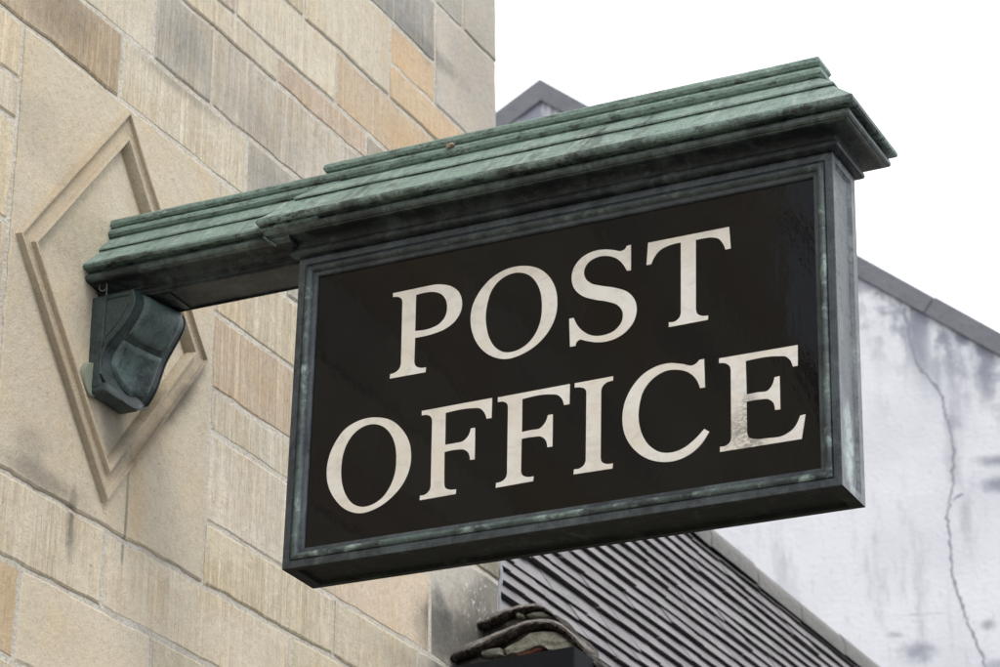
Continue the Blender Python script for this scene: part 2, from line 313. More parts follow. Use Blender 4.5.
bl = [(a, b, c + EYE, d + EYE, t, k) for a, b, c, d, t, k in bl]
def rand_rows(y0, y1, z0, z1):
    z = z0
    while z < z1 - .02:
        h = rnd.choice((.13, .15, .17, .2)); z2 = min(z + h, z1)
        if z1 - z2 < .08: z2 = z1
        y = y0
        while y < y1 - .02:
            y2 = min(y + rnd.uniform(.35, .75), y1)
            if y1 - y2 < .25: y2 = y1
            bl.append((y, y2, z, z2, rnd.choice((CREAM, CREAM, PALE, PALE, GREY, ORNG, PINK)), 1)); y = y2
        z = z2
WIN = (-1.6, -.05, 5.3, 7.0)     # unseen sash, added to give the sign's panel a bluish reflection
TOPZ = 7.6
rand_rows(-6, WIN[0], 0, TOPZ); rand_rows(WIN[1], 3.0, 0, TOPZ); rand_rows(WIN[0], WIN[1], 0, WIN[2]); rand_rows(WIN[0], WIN[1], WIN[3], TOPZ)
rand_rows(3.0, 5.41, 0, 1.2 + EYE); rand_rows(3.0, 5.41, 3.85 + EYE, TOPZ)

bm = bmesh.new()
tl = bm.loops.layers.float_color.new('tint'); kl = bm.loops.layers.float.new('tool') if hasattr(bm.loops.layers, 'float') else None
J = .0048
def block(y0, y1, z0, z1, tint, tool, x0):
    w, h = y1 - y0 - 2*J, z1 - z0 - 2*J
    fine = (y0 >= 2.9); tool *= rnd.uniform(.7, 1.)
    big = tool == 0. and z1 - z0 > .8
    st = (.014 if big else .035) if fine else .4
    def div(L):
        n = max(1, int(L / st)); e = .004
        return [0, e] + [e + (L - 2*e) * i / n for i in range(1, n)] + [L - e, L]
    us, vs = div(w), div(h); off = rnd.uniform(-.0018, .0018); G = []
    tj = rnd.uniform(.93, 1.07); tt = [tint[0]*tj, tint[1]*tj*rnd.uniform(.993, 1.007), tint[2]*tj*rnd.uniform(.97, 1.03), 1]
    for i, u in enumerate(us):
        rw = []
        for j, v in enumerate(vs):
            y, z = y0 + J + u, z0 + J + v
            edge = i in (0, len(us)-1) or j in (0, len(vs)-1)
            ring = i in (1, len(us)-2) or j in (1, len(vs)-2)
            q = (0, y, z)
            x = x0 + off + nz(q, 5, 3) * .0012 + nz(q, 22, 9) * .0007
            if edge: x -= .0022 + .002 * abs(nz(q, 30, 5))
            if fine and (edge or ring):
                k = 1 if edge else .7
                y += (nz(q, 16, 11) * .0045 + nz(q, 70, 2) * .0030) * k; z += (nz(q, 15, 17) * .0050 + nz(q, 75, 4) * .0030) * k
            rw.append(bm.verts.new((x, y, z)))
        G.append(rw)
    fs = []
    for i in range(len(us)-1):
        for j in range(len(vs)-1):
            if big and all(abs(G[a][b_].co.y - 3.828)/.308 + abs(G[a][b_].co.z - 2.264 - EYE)/.402 < .975 for a in (i, i+1) for b_ in (j, j+1)): continue
            fs.append(bm.faces.new((G[i][j], G[i+1][j], G[i+1][j+1], G[i][j+1])))
    ring = [G[i][0] for i in range(len(us))] + [G[-1][j] for j in range(1, len(vs))] + [G[i][-1] for i in range(len(us)-2, -1, -1)] + [G[0][j] for j in range(len(vs)-2, 0, -1)]
    bk = [bm.verts.new((x0 - .02, v.co.y, v.co.z)) for v in ring]
    for i in range(len(ring)):
        k = (i+1) % len(ring); fs.append(bm.faces.new((ring[i], bk[i], bk[k], ring[k])))
    for f in fs:
        for lp in f.loops:
            lp[tl] = tt
            if kl: lp[kl] = tool
for b in bl: block(*b, XW)
# core of the wall, with the window opening left open
nb = len(bm.faces)
def core(y0, y1, z0, z1, x1=XW - .0028):
    box(bm, (XW - .5, y0, z0), (x1, y1, z1), mi=1)
core(-6, WIN[0], 0, TOPZ); core(WIN[1], 3.515, 0, TOPZ); core(4.163, 5.405, 0, TOPZ); core(3.515, 4.163, 0, 1.83 + EYE); core(3.515, 4.163, 2.675 + EYE, TOPZ); core(3.515, 4.163, 1.83 + EYE, 2.675 + EYE, XW - .04); core(WIN[0], WIN[1], 0, WIN[2]); core(WIN[0], WIN[1], WIN[3], TOPZ)
box(bm, (XW - 7, -6, 0), (XW - .5, -5.5, TOPZ), mi=1); box(bm, (XW - 7, 4.9, 0), (XW - .5, 5.405, TOPZ), mi=1); box(bm, (XW - 7.5, -6, 0), (XW - 7, 5.405, TOPZ), mi=1)
stone_building = empty("stone_building", Matrix.Translation((XW, 0, 0)))
INV = Matrix.Translation((-XW, 0, 0))
def bpart(name, bm, m, **k):
    o = obj(name, bm, m, **k); o.parent = stone_building; o.matrix_parent_inverse = INV; return o
wall = bpart("wall", bm, [STONE, MORTAR], ang=20)
tag(stone_building, "cream ashlar stone building with tooled blocks and a carved diamond panel, carrying the sign", "building")
bm = bmesh.new(); box(bm, (XW - 7.6, -6.1, TOPZ), (XW + .06, 5.46, TOPZ + .18), .02); bpart("parapet_coping", bm, MORTAR, smooth=False)
bm = bmesh.new(); box(bm, (XW - 7, -5.5, TOPZ - .4), (XW - .5, 4.9, TOPZ - .3)); s_ = NT("lead_roof"); bpart("roof", bm, s_.done((.2, .2, .22), .6), smooth=False)
# carved diamond moulding
def diamond(bm, prof, cy, cz, hy, hz):
    """prof = list of (perpendicular inset, x height)"""
    L = math.hypot(hy, hz); rings = []
    N = 14
    for d, x in prof:
        ky = hy - d * L / hz; kz = hz - d * L / hy
        cs = [(cy, cz + kz), (cy + ky, cz), (cy, cz - kz), (cy - ky, cz)]; r = []
        for a in range(4):
            p, q = cs[a], cs[(a+1) % 4]
            for i in range(N):
                y, z = p[0] + (q[0]-p[0])*i/N, p[1] + (q[1]-p[1])*i/N
                r.append(bm.verts.new((XW + x + nz((0, y, z), 9, d*100)*.0012, y + nz((0, y, z), 14, 3)*.0016, z + nz((0, y, z), 14, 8)*.0016)))
        rings.append(r)
    for A, B in zip(rings, rings[1:]):
        for k in range(4*N): bm.faces.new((A[k], A[(k+1) % (4*N)], B[(k+1) % (4*N)], B[k]))
    return rings
bm = bmesh.new(); tl2 = bm.loops.layers.float_color.new('tint'); bm.loops.layers.float.new('tool')
rings = diamond(bm, [(-.001, -.004), (0, .011), (.0012, .0145), (.005, .0150), (.0062, .0125), (.0068, .0085), (.011, .0055), (.027, .0045), (.0325, .0065), (.0332, .0115), (.0345, .0150), (.0385, .0158), (.0405, .0135), (.0440, .0035), (.0450, .0000), (.0455, -.0055), (.047, -.0060)], 3.828, 2.264 + EYE, .308, .402)
mid_ = bm.faces.new(rings[-1])
for f in bm.faces:
    for lp in f.loops: lp[tl2] = (.585, .52, .405, 1) if f == mid_ else (.48, .41, .305, 1)
bpart("diamond_moulding", bm, STONE, ang=28)
# the added sash; its pale bluish pane tints the panel's reflection
glass = NT("bluish_reflection_pane"); GLASS = glass.done((.42, .47, .58), .08, glass.bump(glass.noise(2.2, 2, .5), .02, .4), spec=.8)
PAINT = NT("white_joinery").done((.72, .71, .68), .45)
wn = empty("added_window", Matrix.Identity(4)); wn.parent = stone_building; wn.matrix_parent_inverse = INV
bm = bmesh.new(); fx = XW - .14
for a, b in [((WIN[0], WIN[2]), (WIN[0]+.07, WIN[3])), ((WIN[1]-.07, WIN[2]), (WIN[1], WIN[3])), ((WIN[0]+.07, WIN[2]), (WIN[1]-.07, WIN[2]+.09)), ((WIN[0]+.07, WIN[3]-.08), (WIN[1]-.07, WIN[3])), ((WIN[0]+.07, (WIN[2]+WIN[3])/2-.03), (WIN[1]-.07, (WIN[2]+WIN[3])/2+.03))]:
    box(bm, (fx - .05, a[0], a[1]), (fx, b[0], b[1]))
obj("frame", bm, PAINT, wn, smooth=False)
bm = bmesh.new(); box(bm, (fx - .04, WIN[0]+.06, WIN[2]+.06), (fx - .03, WIN[1]-.06, WIN[3]-.06)); obj("pane", bm, GLASS, wn, smooth=False)
bm = bmesh.new(); box(bm, (XW - .13, WIN[0]+.002, WIN[2]-.0), (XW + .05, WIN[1]-.002, WIN[2]+.05), .008); obj("sill", bm, MORTAR, wn, smooth=False)

# ------------------------------------------------------------------ the hanging sign (its own frame: x along the arm, z up, droops 1.8 degrees)
SM = Matrix.Translation((-2.3253, 3.7887, 1.6525 + EYE)) @ Matrix.Rotation(.0096, 4, 'Z') @ Matrix.Rotation(.0315, 4, 'Y')
sign = empty("hanging_sign", SM)
tag(sign, "black post office sign in a green weathered copper case on a bracket arm", "sign")
W, H, T = 1.0, .5813, .1074

def sweep(bm, prof, x0, x1, y0, y1, seg=.05, wob=.0008, mats=None, close_end=None, cap_top=False, cap_bot=False):
    """prof (offset out, z) swept round the rectangle with mitred corners"""
    rings = []
    nx = max(1, int((x1-x0)/seg)); ny = max(1, int((y1-y0)/seg))
    for o, z in prof:
        a, b, c, d = x0-o, x1+o, y0-o, y1+o; r = []
        cs = [(a, c), (b, c), (b, d), (a, d)]
        for k, n in zip(range(4), (nx, ny, nx, ny)):
            p, q = cs[k], cs[(k+1) % 4]
            for i in range(n):
                x, y = p[0]+(q[0]-p[0])*i/n, p[1]+(q[1]-p[1])*i/n
                wy = nz((x*1.0, o*6, z*6), 7, 1+k)*wob; wz = nz((x, o*6, z*6), 7, 20+k)*wob
                r.append(bm.verts.new((x, y + wy, z + wz)))
        rings.append(r)
    for i, (A, B) in enumerate(zip(rings, rings[1:])):
        for k in range(len(A)):
            f = bm.faces.new((A[k], A[(k+1) % len(A)], B[(k+1) % len(A)], B[k]))
            if mats: f.material_index = mats[i]
    if cap_top: bm.faces.new(rings[-1])
    if cap_bot: bm.faces.new(rings[0])
    return rings
LOW = [(.0, .582), (.009, .5835), (.0125, .5865), (.0135, .5905), (.012, .5955), (.008, .5985), (.006, .6005), (.0075, .604), (.012, .6085), (.022, .6115), (.036, .6135)]
BEAD = [(.036, .6135), (.0410, .6138), (.0420, .6155), (.0450, .6162), (.0475, .6195), (.0478, .6240), (.0460, .6285), (.0405, .6310), (.036, .6315), (.036, .6352)]
LIPP = [(.036, .6352), (.0535, .6355), (.0568, .6385), (.0575, .6425), (.0560, .6472), (.053, .6500)]
T1 = [(.053, .6500), (.0075, .6975), (.0070, .7000)]
T2 = [(.0070, .7000), (.0100, .6995), (.0102, .7028), (.0075, .7060), (-.0285, .7395), (-.0300, .7410)]
RID = [(-.0300, .7410), (-.0262, .7425), (-.0225, .7475), (-.0225, .7535), (-.0255, .7592), (-.0330, .7612), (-.0342, .7640), (-.0290, .7660), (-.0262, .7715), (-.0275, .7785), (-.0320, .7838), (-.0430, .7862)]
# cornice under the cover
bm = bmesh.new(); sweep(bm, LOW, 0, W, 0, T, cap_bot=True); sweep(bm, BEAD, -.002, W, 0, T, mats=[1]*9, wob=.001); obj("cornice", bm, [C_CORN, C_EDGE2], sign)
cover = T1 + T2[1:] + RID[1:]
bm = bmesh.new(); mats = [1]*(len(LIPP)-1) + [0]*2 + [1] + [0]*4 + [1]*(len(RID)-1)
full = LIPP + T1[1:] + T2[1:] + RID[1:]
mats = [1]*5 + [0, 1] + [1, 0, 0, 0, 1] + [2]*(len(RID)-1)
sweep(bm, full, -.004, W, 0, T, mats=mats, wob=.0014, cap_top=True)
canopy = obj("canopy", bm, [C_ROOF, C_EDGE, C_RIDGE], sign, ang=24)
# arm: same mouldings, a little lower, running into the wall
def zmap(z): return .6355 + (z - .6472) * .94 if z > .64 else z - .0085
AX0, AX1 = -.53, .06
ALOW = [(-.0070, .582), (-.0070, .589), (-.0035, .5905), (-.0035, .5945), (.000, .5965), (.004, .6005), (.014, .6030), (.030, .6045)]
ABEAD = [(.030, .6045), (.0345, .6050), (.0385, .6075), (.0400, .6120), (.0385, .6170), (.0345, .6200), (.030, .6205), (.030, .6256)]
bm = bmesh.new()
def extr(bm, prof, x0, x1, n=12, wob=.0008, mats=None, closed=False):
    pts = [(-o, z) for o, z in prof] + [(T + o, z) for o, z in reversed(prof)]
    rings = []
    for i in range(n+1):
        x = x0 + (x1-x0)*i/n
        rings.append([bm.verts.new((x, y + nz((x, y*5, z*5), 7, 5)*wob, z + nz((x, y*5, z*5), 7, 9)*wob)) for y, z in pts])
    m = len(pts)
    for A, B in zip(rings, rings[1:]):
        for k in range(m if closed else m-1):
            f = bm.faces.new((A[k], B[k], B[(k+1) % m], A[(k+1) % m]))
            if mats:
                kk = k if k < len(prof)-1 else (m-2-k)
                if 0 <= kk < len(mats): f.material_index = mats[kk]
                else: f.material_index = 1
    bm.faces.new(rings[0]); bm.faces.new(rings[-1])
extr(bm, ALOW, AX0, .0, closed=True); extr(bm, ABEAD, AX0, .0, mats=[1]*40)
# raised border round the arm's soffit
for a, b in [((-.42, .004), (.0, .016)), ((-.42, T-.016), (.0, T-.004)), ((-.30, .016), (-.285, T-.016))]:
    box(bm, (a[0], a[1]+.0045, .5785), (b[0], b[1]-.0045 if b[1] > .05 and a[1] > .05 else b[1], .5825), .001)
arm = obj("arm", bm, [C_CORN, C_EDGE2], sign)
bm = bmesh.new()
af = [(o - .0075 if o > -.02 else o, zmap(z)) for o, z in full]
af = [(o - (.001 if z > .73 else 0), z) for o, z in af]
extr(bm, af, AX0, AX1, mats=mats, wob=.0014)
obj("arm_cover", bm, [C_ROOF, C_EDGE, C_RIDGE], sign, ang=24)
# joint clips where the sign's cover laps over the arm's
bm = bmesh.new(); tube(bm, [(-.052, -.042, .618), (-.046, -.045, .612), (-.038, -.040, .606), (-.032, -.030, .602)], .0022); obj("clip", bm, C_EDGE, sign)

# case
def plate(bm, o, u, v, n, U, V, border, depth, mi=0, sub=1):
    """a face with a sunk panel: o corner, u v unit axes, n outward normal"""
    o, u, v, n = map(Vector, (o, u, v, n)); b = border if isinstance(border, tuple) else (border,)*4
    def ring(l, r, d, t, k): return [bm.verts.new(o + u*x + v*y + n*k) for x, y in ((l, d), (U-r, d), (U-r, V-t), (l, V-t))]
    A = ring(0, 0, 0, 0, 0); B = ring(*b, 0); e = .0012
    Cc = ring(*[q+e for q in b], -depth*.35); D = ring(*[q+.003 for q in b], -depth*.6); E_ = ring(*[q+.0055 for q in b], -depth)
    for P, Q in ((A, B), (B, Cc), (Cc, D), (D, E_)):
        for k in range(4):
            f = bm.faces.new((P[k], P[(k+1) % 4], Q[(k+1) % 4], Q[k])); f.material_index = mi
    f = bm.faces.new(E_); f.material_index = mi
bm = bmesh.new(); Y0, Y1 = .0015, T - .0015
plate(bm, (0, Y0, 0), (1, 0, 0), (0, 1, 0), (0, 0, -1), W, Y1-Y0, (.022, .022, .012, .012), .006)          # soffit
plate(bm, (0, Y0, 0), (0, 1, 0), (0, 0, 1), (-1, 0, 0), Y1-Y0, H, (.012, .012, .014, .014), .005)
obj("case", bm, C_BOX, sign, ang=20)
bm = bmesh.new(); plate(bm, (W, Y0, 0), (0, 1, 0), (0, 0, 1), (1, 0, 0), Y1-Y0, H, (.011, .018, .014, .014), .005)
obj("end_plate", bm, C_SIDE, sign, ang=20)
# mitred moulding on both faces
FP = [(0, .0015), (.0008, 0), (.0128, -.0004), (.0138, .0015), (.0148, .0022), (.0158, .0005), (.0175, -.0022), (.0205, -.0036), (.0240, -.0030), (.0268, -.0002), (.0282, .0030), (.0290, .0046), (.0300, .0048), (.0352, .0052), (.0362, .0062), (.0370, .0115)]
for side in (0, 1):
    bm = bmesh.new(); rings = []
    for d, y in FP:
        yy = y if side == 0 else T - y; r = []
        cs = [(d, d*.97), (W-d, d*.97), (W-d, H-d), (d, H-d)]
        for k, n in zip(range(4), (24, 14, 24, 14)):
            p, q = cs[k], cs[(k+1) % 4]
            for i in range(n):
                x, z = p[0]+(q[0]-p[0])*i/n, p[1]+(q[1]-p[1])*i/n
                r.append(bm.verts.new((x, yy + nz((x, d*20, z), 8, 4)*.0006, z)))
        rings.append(r)
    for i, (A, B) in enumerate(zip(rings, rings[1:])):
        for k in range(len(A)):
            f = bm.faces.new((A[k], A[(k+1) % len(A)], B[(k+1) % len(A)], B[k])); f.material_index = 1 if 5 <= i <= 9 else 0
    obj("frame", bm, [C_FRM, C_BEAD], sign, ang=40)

# panel and gilt-glass lettering
s = NT("black_glass")
nv = s.noise(9, 2, .5, stretch=(1.2, 1, .7)); nf = s.noise(85, 2, .5, stretch=(1.3, 1, .8))
BLACK = s.done((.005, .0048, .005), .05, s.bump(s.math('ADD', nv, s.math('MULTIPLY', nf, .14)), .0014, .4), spec=.25)
s = NT("silver_leaf")
n1 = s.noise(9, 5, .6); n2 = s.noise(30, 4, .6, stretch=(1, 1, 1.6), dist=1.2)
c = s.mix(s.ramp(n1, .35, .65), (.72, .68, .60), (.78, .765, .73)); c = s.mix(s.ramp(n2, .45, .7, 0, .30), c, (.42, .41, .40))
tarnish_refl = s.math('MULTIPLY', s.blot((.845, 0, .10), (.055, 5, .11), n=s.noise(22, 5, .7), k=.9, soft=.1), s.ramp(s.noise(70, 4, .7, stretch=(1, 1, 1.6), dist=1.5), .40, .52))  # wavy dark reflections in the leaf, with tarnish, put into the colour
c = s.mix(s.math('MULTIPLY', tarnish_refl, .75), c, (.16, .15, .15))
LEAF = s.done(c, .38, s.bump(n2, .0006, .5), metal=.12, spec=.5)
PY = .0105
bm = bmesh.new()
box(bm, (.030, PY, .030), (W-.030, T-PY, H-.030))
panel = obj("panel", bm, BLACK, sign, smooth=False)
def glyph(path, n=8):
    P = [(t[0], Vector(tuple(float(q)/1000 for q in t[1:].split(',')))) for t in path.split()]; m = len(P); out = []
    st = lambda a, b: P[a][0] in 'ct' and P[b][0] in 'ct'
    def tan(i):
        k, p = P[i]; a, b = (i-1) % m, (i+1) % m
        if k == 's':
            da, db = (p-P[a][1]), (P[b][1]-p); la, lb = max(da.length, 1e-6), max(db.length, 1e-6)
            return (da/la*lb + db/lb*la) / (la+lb)
        if k == 't':
            if st(a, i): return (p-P[a][1]).normalized()
            if st(i, b): return (P[b][1]-p).normalized()
        return None
    for i in range(m):
        j = (i+1) % m; p, q = P[i][1], P[j][1]
        if st(i, j): out.append(p); continue
        L = (q-p).length; t0, t1 = tan(i), tan(j)
        if t0 is None and t1 is None: out.append(p); continue
        if t0 is None:
            d = (q-p)/L; t0 = (2*d - t1).normalized() if (2*d-t1).length > .01 else d
            t0 = (t0*.5 + d*.5)
        if t1 is None:
            d = (q-p)/L; t1 = (2*d - t0).normalized() if (2*d-t0).length > .01 else d
            t1 = (t1*.5 + d*.5)
        for k in range(n):
            u = k/n; h0 = 2*u**3-3*u*u+1; h1 = u**3-2*u*u+u; h2 = -2*u**3+3*u*u; h3 = u**3-u*u
            out.append(p*h0 + t0*(L*h1) + q*h2 + t1*(L*h3))
    return out
LAB = dict(P="letter P of the upper word", O="letter O of the upper word", S="letter S", T="letter T", O2="letter O of the lower word", F="first letter F", F2="second letter F", I="letter I", C="letter C", E="letter E with painted dark reflections and tarnish")
def letter(key):
    cu = bpy.data.curves.new("letter", 'CURVE'); cu.dimensions = '2D'; cu.fill_mode = 'BOTH'; cu.extrude = .0003
    for path in GLYPHS[key]:
        pts = glyph(path); sp = cu.splines.new('POLY'); sp.points.add(len(pts)-1); sp.use_cyclic_u = True
        for q, p in zip(sp.points, pts): q.co = (p.x, p.y, 0, 1)
    tmp = bpy.data.objects.new("tmp", cu); col.objects.link(tmp)
    me = bpy.data.meshes.new_from_object(tmp.evaluated_get(bpy.context.evaluated_depsgraph_get()))
    bpy.data.objects.remove(tmp); bpy.data.curves.remove(cu)
    me.transform(Matrix.Translation((0, PY - .0004, 0)) @ Matrix.Rotation(R(90), 4, 'X'))
    me.name = "letter"; me.materials.clear()
    o = link("letter", me, LEAF, panel, smooth=False); o['label'] = LAB[key]
for k in ('P', 'O', 'S', 'T', 'O2', 'F', 'F2', 'I', 'C', 'E'): letter(k)

# scrolled bracket under the arm
br = empty("bracket"); br.parent = sign
SP = [(-.3480, .5860), (-.3415, .5650), (-.3480, .5450), (-.3620, .5230), (-.3810, .5035), (-.3960, .4860), (-.4035, .4670), (-.4050, .4470), (-.4030, .4290)]
def catm(P, n=5):
    P = [Vector(p) for p in P]; o = []
    for i in range(len(P)-1):
        a, b, c, d = P[max(i-1, 0)], P[i], P[i+1], P[min(i+2, len(P)-1)]
        for k in range(n):
            t = k/n; o.append(.5*((2*b) + (c-a)*t + (2*a-5*b+4*c-d)*t*t + (3*b-a-3*c+d)*t**3))
    return o + [P[-1]]
C_ = catm(SP); LEN = [0]
for a, b in zip(C_, C_[1:]): LEN.append(LEN[-1] + (b-a).length)
def onS(s_):
    s_ = max(0, s_)
    if s_ >= LEN[-1]:
        p = C_[-1] + Vector((.10, -1)) * (s_-LEN[-1]); return p, Vector((.995, .1))
    for i in range(len(LEN)-1):
        if LEN[i+1] >= s_:
            t = (s_-LEN[i])/(LEN[i+1]-LEN[i]); p = C_[i].lerp(C_[i+1], t); d = (C_[i+1]-C_[i]).normalized(); return p, Vector((-d.y, d.x))
BW, BY = .134, -.010
RPR = [(-.3270, .5860), (-.3215, .5720), (-.3250, .5550), (-.3420, .5250), (-.3560, .5000), (-.3640, .4750), (-.3715, .4500), (-.3820, .4300), (-.3930, .4160)]
CR = catm(RPR); S1 = LEN[-1]
def crv(P, v):
    if v >= 1: return P[-1] + Vector((-.006, -1)) * (v-1) * S1
    q = max(v, 0)*(len(P)-1); k = min(int(q), len(P)-2); return P[k].lerp(P[k+1], q-k)
def fpt(u, v, off=0.):
    """u 0..1 across, v 0..1 down the scroll; the foot is rounded"""
    vv = v * (1 + .15*math.sin(math.pi*min(max(u, 0), 1))**.8)
    off += .004 + .007*math.sin(math.pi*u)
    p = crv(C_, vv).lerp(crv(CR, vv), u); q = crv(C_, vv+.02).lerp(crv(CR, vv+.02), u); d = (q-p).normalized(); n = Vector((-d.y, d.x))
    if vv > .9: n = n.lerp(Vector((1, 0)), min(1, (vv-.9)*6)).normalized()
    return Vector((p.x + n.x*off, BY + u*BW, p.y - .004 + n.y*off))
def bot(u): return S1
def patch(bm, u0, u1, v0, v1, hf, nu=16, nv=20):
    G = [[bm.verts.new(fpt(u0+(u1-u0)*i/nu, v0+(v1-v0)*j/nv, hf(i/nu, j/nv))) for j in range(nv+1)] for i in range(nu+1)]
    for i in range(nu):
        for j in range(nv): bm.faces.new((G[i][j], G[i+1][j], G[i+1][j+1], G[i][j+1]))
    return G
bm = bmesh.new()
G = patch(bm, 0, 1, 0, 1, lambda a, b: .003*min(1, 6*min(a, 1-a)), 20, 40)
bx = -.45
for gi in (0, -1):                                   # the two cheeks
    e = G[gi]; back = [bm.verts.new((bx, v.co.y, v.co.z)) for v in e]
    for k in range(len(e)-1): bm.faces.new((e[k], e[k+1], back[k+1], back[k]))
    if gi == 0: b0 = back
    else: b1 = back
row_ = [G[i][-1] for i in range(21)]; rb = [b0[-1]] + [bm.verts.new((bx, v.co.y, v.co.z)) for v in row_[1:-1]] + [b1[-1]]
for k in range(20): bm.faces.new((row_[k], row_[k+1], rb[k+1], rb[k]))
top = [G[i][0] for i in range(21)]; tb = [b0[0]] + [bm.verts.new((bx, v.co.y, v.co.z)) for v in top[1:-1]] + [b1[0]]
for k in range(20): bm.faces.new((top[k], tb[k], tb[k+1], top[k+1]))
obj("scroll", bm, C_BRK, br, ang=40)
# ribs following the scroll's edge on the cheek, and a fillet under the arm
bm = bmesh.new()
for yy in (BY - .0005, BY + BW + .0005):
    uu = 0 if yy < 0 else 1; tube(bm, [fpt(uu, t, -.001) + Vector((0, yy - fpt(uu, 0).y, 0)) for t in [i/30 for i in range(31)]], .003, 8)
    tube(bm, [(onS(t*S1)[0].x - .013, yy, onS(t*S1)[0].y - .004*(1-t)) for t in [.06 + .94*i/30 for i in range(31)]], .0013, 6)
tube(bm, [fpt(i/24, 1, .001) for i in range(25)], .0025, 8)
tube(bm, [(-.41, BY - .001, .576), (-.352, BY - .001, .576)], .0016, 6)
obj("edge_rib", bm, C_BRK, br)
def raised(v0, v1, top_bow):
    def shape(a): return a
    bm = bmesh.new(); N, M = 14, 14
    def hgt(a, b):
        d = min(a, 1-a, b, 1-b); return .0045 + .0055*min(1, d/.07)**.6
    u0, u1 = .13, .86
    G = []
    for i in range(N+1):
        r = []
        for j in range(M+1):
            a, b = i/N, j/M; u = u0 + (u1-u0)*a
            vv = v0 + (v1-v0)*b
            vv += top_bow*math.sin(math.pi*a)*(1-b)*.5
            if v1 > .8: vv -= .20*(abs(2*a-1)**2.2)*b*.8
            r.append(bm.verts.new(fpt(u, vv, hgt(a, b))))
        G.append(r)
    for i in range(N):
        for j in range(M): bm.faces.new((G[i][j], G[i+1][j], G[i+1][j+1], G[i][j+1]))
    ring = [G[i][0] for i in range(N+1)] + [G[-1][j] for j in range(1, M+1)] + [G[i][-1] for i in range(N-1, -1, -1)] + [G[0][j] for j in range(M-1, 0, -1)]
    low = []
    for k, v in enumerate(ring): low.append(bm.verts.new(v.co - Vector((.006, 0, -.001))))
    for k in range(len(ring)): bm.faces.new((ring[k], ring[(k+1) % len(ring)], low[(k+1) % len(ring)], low[k]))
    obj("raised_panel", bm, C_BRKP, br, ang=50)
raised(.05, .385, .04); raised(.45, .92, -.05)
bm = bmesh.new(); box(bm, (-.452, BY - .003, .4015), (-.400, BY + BW - .006, .582), .0025)
box(bm, (-.452, BY - .0015, .391), (-.386, BY + BW - .027, .4085), .003)
obj("back_plate", bm, C_BRK, br, ang=30)
bm = bmesh.new()
r = bmesh.ops.create_cone(bm, cap_ends=True, segments=28, radius1=.040, radius2=.037, depth=.010)
bmesh.ops.transform(bm, matrix=Matrix.Translation((-.4205, BY + .0, .418)) @ Matrix.Rotation(R(90), 4, 'Y') @ Matrix.Diagonal((.85, .72, 1, 1)), verts=bm.verts)
s = NT("green_stained_stub"); obj("fixing_disc", bm, s.done(s.mix(s.noise(40), (.15, .19, .145), (.27, .28, .215)), .8), br, ang=40)
bm = bmesh.new(); tube(bm, [(-.405 + .008*math.cos(t), -.018 - .002*math.sin(t*.5), .598 + .009*math.sin(t)) for t in [i*.35 for i in range(22)]] + [(-.397, -.018, .594 - .005*k) for k in range(4)], .0008, 6)
obj("wire_loop", bm, NT("grey_wire").done((.22, .20, .19), .6, metal=.3), sign)

# snail on the roll
bm = bmesh.new(); pts = []
n = 46; prev = None
for i in range(n):
    t = i/n*4.6*math.pi; rr = .0085*math.exp(-.155*t); tr = .0052*math.exp(-.14*t)
    cx_, cz_ = rr*.62*math.cos(t), rr*.62*math.sin(t); yy = -.0002*t
    ring = [bm.verts.new((cx_ + tr*math.cos(a)*math.cos(t), yy + tr*math.sin(a)*.9, cz_ + tr*math.cos(a)*math.sin(t))) for a in [2*math.pi*k/10 for k in range(10)]]
    if prev:
        for k in range(10): bm.faces.new((prev[k], prev[(k+1) % 10], ring[(k+1) % 10], ring[k]))
    else: bm.faces.new(ring)
    prev = ring
bm.faces.new(prev)
s = NT("snail_shell"); sn = obj("snail", bm, s.done(s.mix(s.ramp(s.noise(300, 2), .4, .6), (.13, .075, .045), (.33, .24, .19)), .35))
sn.matrix_world = SM @ Matrix.Translation((.283, .0200, .7570)) @ Matrix.Rotation(R(-25), 4, 'X')
tag(sn, "tiny brown snail shell stuck to the green copper ridge of the sign", "snail")

# ------------------------------------------------------------------ lower building with the stone-slated roof
KS = 1.12; PITCH = R(67)
P0 = Vector((-2.7315, 5.4105, 2.2513)) * KS
SL = Vector((-math.cos(PITCH), 0, math.sin(PITCH))); NR = Vector((math.sin(PITCH), 0, math.cos(PITCH)))
def rp(s_, y, h=0.): p = P0 + SL*s_ + NR*h; return Vector((p.x, y, p.z + EYE))
EX = .0655; RS = 1.09; SE = -.92
low = empty("slated_house", Matrix.Translation((-4, 9, 0))); LI = Matrix.Translation((4, -9, 0))
def lpart(name, bm, m, **k):
    o = obj(name, bm, m, **k); o.parent = low; o.matrix_parent_inverse = LI; return o
tag(low, "lower house with a steep grey slated roof beyond the stone corner", "building")
s = NT("grey_stone_slate")
n1 = s.noise(2.5, 5, .6); n2 = s.noise(30, 5, .65, stretch=(1, .5, 1)); ti = s.attr('tint')
c = s.mix(s.ramp(n1, .35, .7, 0, .5), ti, s.mix(1., ti, (.8, .78, .78), 'MULTIPLY')); c = s.mix(s.ramp(n2, .45, .7, 0, .6), c, (.10, .098, .10))
c = s.mix(s.ramp(s.noise(11, 3, .6), .70, .74, 0, .8), c, (.30, .22, .08)); c = s.mix(s.ramp(s.noise(8, 4, .7), .66, .72, 0, .5), c, (.33, .34, .35))
SLATE = s.done(c, .85, s.bump(n2, .004), spec=.3)
bm = bmesh.new(); tl3 = bm.loops.layers.float_color.new('tint')
s_ = SE; ci = 0
